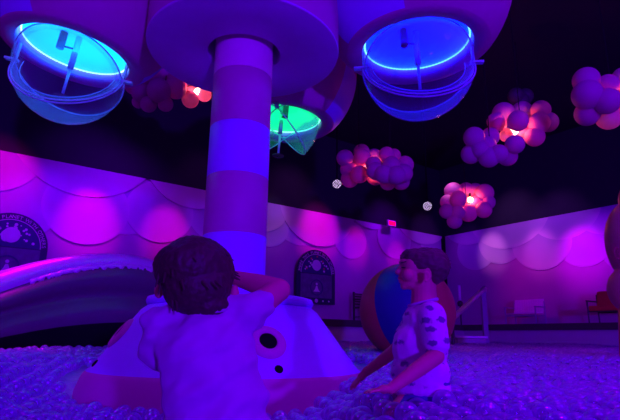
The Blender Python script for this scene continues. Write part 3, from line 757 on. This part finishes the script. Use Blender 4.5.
# --- child in the foreground, seen from behind, kneeling at the tree base
def child_back():
    Y = 1.15; s = Y / F
    hips = P(212, 462, 1.17)
    th = thing('child', (hips.x, hips.y, FLOOR), 'dark-haired toddler in a white T-shirt seen from behind, one arm raised', 'person')
    q = lambda x, y, d=Y: P(x, y, d)
    b = bmesh.new()
    hc = q(194, 276, 1.17)
    ell(b, hc, (.070, .080, .080)); ell(b, q(197, 292, 1.22), (.058, .062, .062))          # skull and jaw, face away
    ell(b, q(197, 284, 1.30), (.014, .014, .014)); ell(b, q(190, 300, 1.275), (.03, .02, .014))
    for x, yy in ((234.5, 293), (159, 290)):
        e = q(x, yy, 1.17); ell(b, e, (.011, .014, .020)); 
    cap(b, q(200, 300, 1.17), .038, q(204, 318, 1.17), .034)
    ell(b, q(205, 347, 1.17), (.09, .062, .066)); ell(b, q(208, 400, 1.16), (.088, .066, .11)); ell(b, hips, (.095, .085, .08))
    shL, shR = q(162, 326, 1.17), q(248, 313, 1.17)
    cap(b, q(204, 330, 1.17), .028, shL, .026); cap(b, q(204, 326, 1.17), .036, shR, .033)
    eR = q(279, 290, 1.22); wR = q(232, 277, 1.31)
    cap(b, shR, .034, eR, .027); cap(b, eR, .028, eR.lerp(wR, .4), .026); cap(b, eR.lerp(wR, .4), .026, wR, .018)
    hand(b, wR, Vector((-.9, .25, .1)), Vector((0, 1, 0)), -1, .10)
    eL = q(166, 358, 1.29); wL = q(196, 372, 1.42)
    cap(b, shL, .034, eL, .027); cap(b, eL, .027, wL, .018); hand(b, wL, Vector((.2, .8, .3)), Z, 1, .10)
    for sx in (-1, 1):
        h0 = hips + Vector((sx * .05, 0, -.02)); k0 = hips + Vector((sx * .075, .16, -.14)); a0 = hips + Vector((sx * .06, -.06, -.24))
        cap(b, h0, .065, k0, .046); cap(b, k0, .044, a0, .03); cap(b, a0, .028, a0 + Vector((0, -.09, -.03)), .02)
    # face details
    for x in (184, 204): ell(b, q(x, 276, 1.245), (.012, .01, .008))
    bake('body', b, .0042, 5, M['skin'], th)
    # hair: shaggy cap over crown and nape
    b = bmesh.new()
    ell(b, q(195, 268, 1.155), (.084, .090, .072)); ell(b, q(197, 286, 1.145), (.078, .072, .066)); ell(b, q(205, 305, 1.14), (.056, .045, .030)); ell(b, q(175, 268, 1.16), (.048, .06, .055)); ell(b, q(216, 273, 1.16), (.042, .06, .062))
    def hd(co):
        v = co - hc; a = math.atan2(v.x, v.y if abs(v.y) > 1e-4 else 1e-4)
        return .0016 * noise.noise(Vector((a * 7, v.z * 16, v.x * 40))) + .0015 * noise.noise(co * 120) + .003 * noise.noise(co * 28)
    bake('hair', b, .0035, 4, M['hair'], th, hd)
    b = bmesh.new()
    for i in range(60):
        a = random.uniform(0, 2 * math.pi); el = random.uniform(-.9, 1.45)
        n = Vector((math.cos(a) * math.cos(el), math.sin(a) * math.cos(el), math.sin(el))); c0 = q(195, 277, 1.15)
        p0 = c0 + Vector((n.x * .078, n.y * .082, n.z * .082)); tl = Vector((n.x * .5 + .5, n.y * .4, -.7 + .2 * n.z)).normalized()
        if n.z < -.3 and abs(n.x) > .5: continue
        cap(b, p0, .0045, p0 + (n * .25 + tl) * .022, .0015, 6)
    for dx, dy in ((18, -34), (22, -33), (13, -37)):
        p0 = q(195 + dx, 277 + dy + 6, 1.15); cap(b, p0, .004, p0 + Vector((.004 * (dx - 17) / 4, 0, .014)), .001, 6)
    obj('hair_tufts', b, M['hair'], th, smooth=True)
    # T-shirt
    b = bmesh.new()
    ell(b, q(205, 345, 1.17), (.113, .088, .088)); ell(b, q(210, 385, 1.155), (.108, .086, .11)); ell(b, q(217, 430, 1.16), (.120, .095, .11)); ell(b, q(222, 398, 1.16), (.104, .085, .08)); ell(b, hips - Z * .0, (.118, .1, .085))
    cap(b, q(212, 322, 1.17), .052, shL + Vector((.008, 0, -.004)), .046); cap(b, q(212, 320, 1.17), .052, shR, .046)
    cap(b, q(184, 316, 1.165), .040, q(226, 314, 1.165), .040); cap(b, q(184, 318, 1.165), .042, shL, .044)
    cap(b, shL, .048, q(157, 350, 1.20), .043)
    cap(b, shR, .045, q(259, 306, 1.19), .038); cap(b, shR - Z * .01, .04, q(256, 318, 1.19), .030)
    def fold(co):
        v = co - hips
        return .013 * noise.noise(Vector((v.x * 6 + v.z * 7, v.y * 4, v.z * 17 - v.x * 13))) + .003 * noise.noise(co * 38) + .006 * noise.noise(Vector((v.x * 14 + v.z * 16, 2, v.z * 34 - v.x * 26)))
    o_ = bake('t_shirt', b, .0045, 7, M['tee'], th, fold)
    # collar band
    b = bmesh.new(); c0 = q(210, 309, 1.165)
    tube(b, circle_pts(c0, .052, 40, Vector((1, 0, .12)).normalized(), Vector((0, 1, .15)).normalized()), .007, 10, closed=True); obj('collar', b, M['tee'], th, smooth=True)
    b = bmesh.new(); ell(b, hips - Z * .05, (.112, .1, .06))
    for sx in (-1, 1): cap(b, hips + Vector((sx * .05, 0, -.03)), .078, hips + Vector((sx * .072, .13, -.12)), .06)
    bake('shorts', b, .006, 6, M['shorts'], th)
child_back()

# --- boy sitting in the balls, in profile facing left
def child_side():
    Y = 1.8; s = Y / F
    q = lambda x, y, d=Y: P(x, y, d)
    hips = q(424, 386, 1.83)
    th = thing('child', (hips.x, hips.y, FLOOR), 'boy in a white shirt with dark prints, sitting in the balls in profile', 'person')
    b = bmesh.new(); W = .068
    ell(b, q(425, 267), (21 * s, W - .004, 17.5 * s)); ell(b, q(431, 268), (15.5 * s, W * .94, 15.5 * s)); ell(b, q(412, 266), (11.5 * s, W * .82, 14 * s))
    ell(b, q(410, 276), (10.5 * s, W * .72, 11 * s)); ell(b, q(410, 283.5), (9 * s, W * .5, 6 * s)); ell(b, q(404.5, 286), (4.2 * s, .02, 3.8 * s))      # face, jaw, chin
    ell(b, q(418, 281), (9 * s, W * .68, 8 * s))
    ell(b, q(408, 275, Y - .035), (6 * s, .025, 6 * s)); ell(b, q(408, 275, Y + .035), (6 * s, .025, 6 * s))       # cheeks
    ell(b, q(402.5, 262), (3.2 * s, .036, 3 * s))                                                             # brow
    cap(b, q(401, 266), .006, q(397.2, 272.4), .0085); ell(b, q(399.2, 273.2, Y - .008), (2.4 * s, .006, 1.8 * s)); ell(b, q(399.2, 273.2, Y + .008), (2.4 * s, .006, 1.8 * s))   # nose
    ell(b, q(400.2, 278), (2.6 * s, .018, 1.7 * s)); ell(b, q(401, 281.4), (2.5 * s, .017, 1.6 * s))           # lips
    for d in (-1, 1):                                                                                           # ears: rim and lobe
        e = q(426.0, 276.5, Y + d * .080)
        for k in range(9):
            t = R(-120 + 255 * k / 8); p0 = e + Vector((math.cos(t) * 3.3 * s, d * .006, math.sin(t) * 4.6 * s)); t2 = R(-120 + 255 * (k + 1) / 8)
            if k < 8: cap(b, p0, .0036, e + Vector((math.cos(t2) * 3.3 * s, d * .006, math.sin(t2) * 4.6 * s)), .0036, 8)
        ell(b, e, (2.8 * s, .006, 3.8 * s)); ell(b, e - Z * 4.4 * s, (1.8 * s, .005, 1.6 * s))
    cap(b, q(424, 281), .041, q(424, 303), .046)
    ell(b, q(424, 322), (.056, .085, .06)); ell(b, q(423, 350), (.062, .08, .09)); ell(b, hips, (.075, .09, .065))
    shN, shF = q(432, 315, 1.71), q(420, 315, 1.90)
    cap(b, q(424, 308), .036, shN, .033); cap(b, q(424, 308), .036, shF, .033)
    eN = q(436, 356, 1.66); wN = q(391, 388.5, 1.62)
    cap(b, shN, .033, eN, .026); cap(b, eN, .027, eN.lerp(wN, .4), .025); cap(b, eN.lerp(wN, .4), .025, wN, .0165)
    hand(b, wN, Vector((-1, -.12, -.10)), Z, 1, .082, .25, .12)
    eF = q(396, 350, 1.98); wF = q(366, 372, 1.97)
    cap(b, shF, .032, eF, .025); cap(b, eF, .026, wF, .0165)
    hand(b, wF, Vector((-.62, -.1, -.60)), Vector((-.6, -.2, .75)), 1, .085, .3, .15)
    for dy in (-.07, .09):
        k0 = hips + Vector((-.15, dy * 1.7, -.13)); a0 = hips + Vector((-.03, dy * 1.9, -.2)); cap(b, hips + Vector((0, dy * .7, -.01)), .06, k0, .045); cap(b, k0, .042, a0, .03); cap(b, a0, .027, a0 + Vector((-.08, 0, -.03)), .02)
    bake('body', b, .0034, 3, M['skin'], th)
    # eye, brow, lips
    for d in (-1, 1):
        b = bmesh.new(); ell(b, q(403.6, 267.6, Y + d * .030), (2.4 * s, .008, .75 * s), Matrix.Rotation(R(8), 3, 'Y')); obj('eye', b, M['eye'], th, smooth=True)
        b = bmesh.new(); cap(b, q(401.3, 262.8, Y + d * .030), .0022, q(406, 261.5, Y + d * .044), .0018, 8); obj('eyebrow', b, M['hair'], th, smooth=True)
    b = bmesh.new(); cap(b, q(398.8, 279.6, Y - .010), .0024, q(402.6, 280.6, Y - .02), .0014, 8); cap(b, q(398.8, 279.6, Y - .010), .0024, q(398.8, 279.6, Y + .010), .0024, 8); obj('mouth', b, M['lip'], th, smooth=True)
    # hair: short sides, longer top, a tuft at the crown
    b = bmesh.new()
    ell(b, q(425, 263), (22.5 * s, W + .006, 15.5 * s)); ell(b, q(434, 266), (15.5 * s, W + .007, 18 * s)); ell(b, q(411, 257), (10.5 * s, W * .8, 8 * s)); ell(b, q(433, 276), (8.5 * s, W * .82, 9.5 * s))
    ell(b, q(445, 266), (6 * s, .025, 7 * s)); ell(b, q(423, 266, Y), (10 * s, W + .003, 8 * s))
    hc = q(425, 268)
    def hd(co): return .0028 * noise.noise(co * 55) + .0028 * noise.noise(Vector((co.x * 60, co.y * 30, co.z * 140)))
    bake('hair', b, .0034, 3, M['hair_light'], th, hd)
    b = bmesh.new()
    for i in range(120):
        t = random.uniform(0, 1); px = 401 + 42 * t; py = 256 - 8.5 * math.sin(math.pi * min(1, t * 1.05 + .12)) + (6 if t > .9 else 0)
        yy = Y + random.uniform(-.05, .05); p0 = q(px, py + 2.5 + abs(yy - Y) * 60, yy); cap(b, p0, .0035, p0 + Vector((random.uniform(.004, .014), random.uniform(-.004, .004), random.uniform(-.002, .006))), .001, 6)
    for i in range(16):
        p0 = q(445 + random.uniform(-2, 2), 264 + random.uniform(-5, 6)); cap(b, p0, .004, p0 + Vector((.014, random.uniform(-.006, .006), random.uniform(-.004, .012))), .001, 6)
    obj('hair_tufts', b, M['hair_light'], th, smooth=True)
    # shirt
    b = bmesh.new()
    ell(b, q(424, 322), (.074, .105, .068)); ell(b, q(420, 348), (.094, .098, .10)); ell(b, q(420, 372), (.100, .105, .080)); ell(b, q(421, 388), (.102, .11, .04))
    cap(b, q(424, 312), .046, shN + Vector((0, .01, -.004)), .042); cap(b, q(424, 312), .046, shF, .042)
    cap(b, shN, .045, q(436, 344, 1.675), .043); cap(b, shF, .043, q(404, 338, 1.95), .04)
    def fold(co):
        v = co - hips; return .003 * noise.noise(Vector((v.x * 40, v.y * 8, v.z * 9))) + .002 * noise.noise(co * 50)
    bake('shirt', b, .004, 5, M['print'], th, fold)
    b = bmesh.new(); tube(b, circle_pts(q(423, 302.5), .050, 36, Vector((1, 0, .25)).normalized(), Vector((0, 1, 0))), .006, 10, closed=True); obj('collar', b, M['tee'], th, smooth=True)
    b = bmesh.new(); ell(b, hips - Z * .01, (.088, .1, .055))
    for dy in (-.07, .09): cap(b, hips + Vector((.01, dy * .7, -.01)), .07, hips + Vector((-.09, dy * 1.5, -.09)), .05)
    bake('shorts', b, .006, 5, M['shorts'], th)
    return hips
HIPS2 = child_side()

# ------------------------------------------------------------ the balls
BR = .038
IN0 = IC
def blocked(x, y, z):
    if math.hypot(x - TC.x, y - TC.y) < 1.0 + BR * .6: return True
    v = Vector((x, y, z))
    if (v - BALLC).length < BALLR + BR * .7: return True
    if math.hypot(x - HIPS2.x, y - HIPS2.y) < .10: return True
    p = Vector((x, y, 0)) - IC
    if (p.dot(NL) < .12) or (p.dot(NR) < .12): return True
    if abs(x + .2) < .17 and 1.0 < y < 1.42: return True
    return False
sp2 = [Vector((p.x, p.y)) for p in SPINE[::6]]
def near_wall(x, y):
    if x > 0 or y > 8: return False
    q_ = Vector((x, y)); best = min(sp2, key=lambda a: (a - q_).length)
    return (best - q_).length < .34 or (q_.length > best.length and q_.x < -1.0)
pts = []
sx = BR * 2.0; sy = BR * 1.75
y = .75; row = 0
while y < 15:
    half = y * .76 + .5
    x = -half + (row % 2) * sx / 2
    while x < half:
        jx = x + random.uniform(-.3, .3) * BR; jy = y + random.uniform(-.3, .3) * BR
        z = surf(jx, jy) + random.uniform(-.35, .3) * BR - BR * .5
        if not blocked(jx, jy, z) and not near_wall(jx, jy): pts.append(Vector((jx, jy, z)))
        x += sx
    y += sy; row += 1
def in_view(p):
    a = proj(p)
    if not a: return False
    if not (-5 < a[0] < 625 and a[1] < 428): return False
    if 148 < a[0] < 268 and a[1] > 300: return False
    return True
vis = sorted([p for p in pts if in_view(p)], key=lambda p: (p - CAM).length)
near = vis[:300]; nearset = set((round(p.x, 6), round(p.y, 6)) for p in near)
rest = [p for p in pts if (round(p.x, 6), round(p.y, 6)) not in nearset]
bm = bmesh.new(); bmesh.ops.create_icosphere(bm, subdivisions=4, radius=BR)
for f in bm.faces: f.smooth = True
BM = bpy.data.meshes.new('pit_ball'); bm.to_mesh(BM); bm.free(); BM.materials.append(M['ball'])
for p in near:
    o = bpy.data.objects.new('pit_ball', BM); COL.objects.link(o); o.location = p
    left = p.x < -.35; 
    a = proj(p)
    reg = ('left of the toddler' if a[0] < 150 else 'between the toddler and the seated boy' if a[0] < 372 else 'in front of or right of the seated boy')
    tag(o, 'near clear plastic ball ' + reg, 'ball', 'near pit balls ' + reg)
# farther balls: one uncountable mass (points + small sphere on each)
lo = bmesh.new(); bmesh.ops.create_icosphere(lo, subdivisions=3, radius=BR)
for f in lo.faces: f.smooth = True
lm = bpy.data.meshes.new('ball_source'); lo.to_mesh(lm); lo.free(); lm.materials.append(M['ball'])
low = bmesh.new(); bmesh.ops.create_icosphere(low, subdivisions=2, radius=BR)
for f in low.faces: f.smooth = True
src_v = [v.co.copy() for v in low.verts]; src_f = [[v.index for v in f.verts] for f in low.faces]; low.free()
hi = bmesh.new(); bmesh.ops.create_icosphere(hi, subdivisions=3, radius=BR); hv = [v.co.copy() for v in hi.verts]; hf = [[v.index for v in f.verts] for f in hi.faces]; hi.free()
import array
V, FI = [], []
nf = 0
for p in rest:
    sv, sf = (hv, hf) if p.y < 3.2 else (src_v, src_f)
    base = len(V)
    V.extend([(p.x + v.x, p.y + v.y, p.z + v.z) for v in sv]); FI.extend([(a + base, b + base, c + base) for a, b, c in sf])
me = bpy.data.meshes.new('plastic_ball_mass'); me.from_pydata(V, [], FI); me.polygons.foreach_set('use_smooth', [True] * len(FI)); me.update()
o = link('plastic_balls', me, M['ball']); tag(o, 'sea of clear plastic balls filling the pit', 'balls', kind='stuff')
# under-layer of balls: an uneven bed that keeps the pit from reading as empty
bm = bmesh.new(); nx, ny = 120, 160; grid = {}
for i in range(nx + 1):
    for j in range(ny + 1):
        yy = .6 + 14.5 * (j / ny) ** 1.6; xx = (-1 + 2 * i / nx) * (yy * .75 + .6)
        grid[i, j] = bm.verts.new((xx, yy, surf(xx, yy) - BR * 1.6))
for i in range(nx):
    for j in range(ny):
        c = [grid[i, j], grid[i + 1, j], grid[i + 1, j + 1], grid[i, j + 1]]
        m_ = sum((v.co for v in c), Vector()) / 4; p = Vector((m_.x, m_.y, 0)) - IC
        if p.dot(NL) < .05 or p.dot(NR) < .05: continue
        if math.hypot(m_.x - HIPS2.x, m_.y - HIPS2.y) < .12: continue
        if abs(m_.x + .2) < .14 and 1.0 < m_.y < 1.4: continue
        bm.faces.new(c)
o = obj('buried_balls', bm, mat('buried_balls', (.4, .45, .62), .35, .4, .3, 30, bump=1), smooth=True); tag(o, 'lower layer of clear balls showing between the top ones', 'balls', kind='stuff')

# ------------------------------------------------------------ lights
def aim(o, t): o.rotation_euler = (Vector(t) - o.location).to_track_quat('-Z', 'Y').to_euler()
def area(loc, tgt, size, col, e):
    l = bpy.data.lights.new('unseen_wash', 'AREA'); l.shape = 'DISK'; l.size = size; l.color = col; l.energy = e
    o_ = bpy.data.objects.new('unseen_wash', l); COL.objects.link(o_); o_.location = loc; aim(o_, tgt); return o_
def spot(loc, tgt, ang, col, e, soft=.05, blend=1):
    l = bpy.data.lights.new('unseen_spot', 'SPOT'); l.spot_size = R(ang); l.spot_blend = blend; l.color = col; l.energy = e; l.shadow_soft_size = soft
    o_ = bpy.data.objects.new('unseen_spot', l); COL.objects.link(o_); o_.location = loc; aim(o_, tgt); return o_
KEY = (.11, .0, 1)
area((3.9, -8.8, 1.0), (-.4, 3.2, .8), .4, KEY, 1450)
area((-3.5, -3.0, 4.6), (-.5, 3.5, 0), 1.0, (.12, 0, 1), 35)  # this and the next two are added overhead fill, no lamps seen
area((4.0, 1.0, 5.0), (2.5, 6, 0), 1.2, (.08, 0, 1), 120)
area((-3.5, 3.0, 5.2), (-2.2, 4.0, 0), .8, (.10, 0, 1), 35)
def unseen_spot(px, py, n, col, e, ang=60, out=1.7, up=1.2):
    t = on_wall(px, py, n); spot(t + n * out + Z * up, t, ang, col, e)
MG = (1, .0, .75)
for px, py, col, e, a in ((-6, 175, (1, 0, .55), 150, 48), (88, 222, (1, 0, .75), 170, 38), (165, 232, (1, 0, 1), 120, 34), (88, 180, (.2, 0, 1), 110, 80), (205, 190, (.4, .03, .7), 40, 60), (35, 235, (.2, 0, 1), 90, 80), (125, 200, (.25, 0, 1), 80, 80),
                          (318, 228, (1, 0, .8), 210, 42), (356, 246, (1, 0, .8), 90, 30), (396, 256, (1, 0, .7), 70, 26), (268, 218, (.5, .3, .4), 45, 40), (385, 232, (.3, 0, 1), 150, 60), (345, 262, (.2, 0, .9), 70, 50), (425, 235, (.35, .04, .8), 90, 45), (290, 200, (.45, .06, .8), 70, 60)):
    unseen_spot(px, py, NL, col, e, a)
for px, py, col, e, a in ((493, 251, (.9, .3, .9), 100, 32), (541, 250, (.8, .12, .75), 90, 34), (583, 256, (.75, 0, 1), 190, 46), (515, 222, (.45, .12, .75), 120, 60), (560, 225, (.35, .06, .8), 110, 60), (470, 245, (.25, .02, .9), 60, 40), (530, 280, (.55, 0, .4), 60, 70), (605, 250, (.3, 0, 1), 90, 60)):
    unseen_spot(px, py, NR, col, e, a)
spot(q1 + Vector((-1.2, -1.5, 3.4)), (q1 + q2) / 2, 14, (.9, .35, 1), 260)  # unseen spot added to put a highlight on the handrail
# magenta spot added to brighten the inflatable's roll, no lamp seen
spot(Vector((-2.9, 6.2, 4.2)), (-3.6, 4.7, 1.0), 50, (1, 0, 1), 620)
for lx, ly, lz, tx, ty, e_ in ((2.8, 3.5, 4.5, 1.8, 2.8, 300), (-2.5, 2.0, 4.6, -1.9, 2.4, 110), (5, 6, 4.5, 3, 6, 230), (1.6, .5, 4.2, 1.3, 1.6, 230), (-4.5, 2.5, 4.5, -2.9, 4, 260)):
    spot(Vector((lx, ly, lz)), (tx, ty, 0), 62, (.36, .0, 1), e_, .08)  # unseen overhead spots added to make glints on the pit balls
W = bpy.data.worlds.new('world'); sc.world = W; W.use_nodes = True
bg = W.node_tree.nodes['Background']; bg.inputs[0].default_value = (.24, .0, .62, 1); bg.inputs[1].default_value = .42

sc.view_settings.view_transform = 'Standard'; sc.view_settings.look = 'None'; sc.view_settings.gamma = 1; sc.view_settings.exposure = 0
sc.view_settings.use_curve_mapping = False
cy = sc.cycles
cy.use_denoising = True; cy.max_bounces = 6; cy.transparent_max_bounces = 16; cy.sample_clamp_indirect = 4
